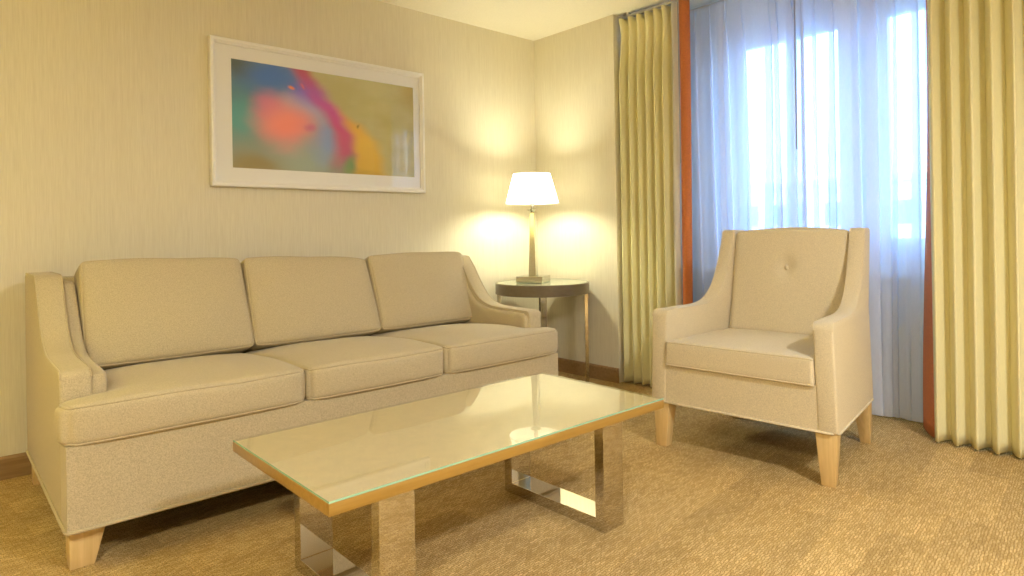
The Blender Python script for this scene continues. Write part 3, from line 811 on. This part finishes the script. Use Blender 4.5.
# ------------------------------------------------------------------ room lamps, and fill lights added behind the camera
def point(name, loc, e, color, rad, parent=None):
    l = bpy.data.lights.new(name, 'POINT'); l.energy = e; l.color = color; l.shadow_soft_size = rad
    o = bpy.data.objects.new(name, l); COL.objects.link(o); o.location = loc
    if parent: o.parent = parent
    return o
WARM = (1., .72, .36)
point('lamp_light', (0, 0, .625), 16.5, (1., .975, .71), .05, lamp)
def ceiling_fill(x, y, label, e, color=(1., .965, .79)):  # unseen light added on the ceiling to fill the room evenly
    t = thing('fill_light', label, 'fill light', (x, y, CZ))
    link('canopy', lathe([(.20, 0), (.20, -.02), (.17, -.03)], n=48), M['white'], t)
    link('diffuser', lathe([(.17, -.028), (.165, -.06), (.12, -.09), (.05, -.104), (.003, -.106)], n=48), m_emit('fill_diffuser', (1, .88, .68, 1), 4.), t)
    l = bpy.data.lights.new('fill_glow', 'AREA'); l.shape = 'DISK'; l.size = .34; l.energy = e; l.color = color
    o = bpy.data.objects.new('fill_glow', l); COL.objects.link(o); o.location = (0, 0, -.115); o.parent = t
ceiling_fill(-4.4, -3.9, 'added round ceiling fill light behind the viewpoint, nearer the sofa wall', 28)
ceiling_fill(-2.0, -4.6, 'added round ceiling fill light behind the viewpoint, nearer the window wall', 36, (1., .99, .97))
# floor lamp out of frame at the left, beyond the sofa
fl = thing('floor_lamp', 'tall floor lamp with drum shade beyond the left end of the sofa', 'floor lamp', (-4.1, -1.15, 0))
link('base', lathe([(.14, 0), (.14, .012), (.13, .02), (.02, .026)], n=40), M['brushed'], fl)
link('pole', tube([(0, 0, .02), (0, 0, 1.35)], .011, seg=12), M['brushed'], fl)
link('lampshade', lathe([(.22, 1.28), (.18, 1.58)], n=48, caps=False), M['shade'], fl)
link('bulb', lathe([(.010, 1.35), (.030, 1.40), (.024, 1.44), (.003, 1.455)], n=20), M['bulb'], fl)
point('floor_lamp_light', (0, 0, 1.42), 8.5, (1., .87, .20), .10, fl)

# ------------------------------------------------------------------ daylight
w = bpy.data.worlds.new('sky'); S.world = w; w.use_nodes = True
nt = w.node_tree; nt.nodes.clear()
bg = N(nt, 'ShaderNodeBackground'); out = N(nt, 'ShaderNodeOutputWorld'); nt.links.new(bg.outputs[0], out.inputs[0])
bg.inputs[0].default_value = (.31, .59, 1., 1); bg.inputs[1].default_value = 4.6
pl_ = bpy.data.lights.new('window_portal', 'AREA'); pl_.shape = 'RECTANGLE'; pl_.size = 1.7; pl_.size_y = 1.3; pl_.cycles.is_portal = True
po = bpy.data.objects.new('window_portal', pl_); COL.objects.link(po); po.location = (RX + .22, -2.2, 1.6); po.rotation_euler = (0, R(90), 0)

# ------------------------------------------------------------------ render look
S.view_settings.view_transform = 'Standard'; S.view_settings.look = 'None'; S.view_settings.gamma = 1
S.view_settings.exposure = 1.4
S.view_settings.use_curve_mapping = False
cy = S.cycles
cy.use_denoising = True; cy.max_bounces = 10; cy.diffuse_bounces = 6; cy.glossy_bounces = 5; cy.transmission_bounces = 8; cy.transparent_max_bounces = 24
cy.sample_clamp_indirect = 6; cy.caustics_reflective = False; cy.caustics_refractive = False
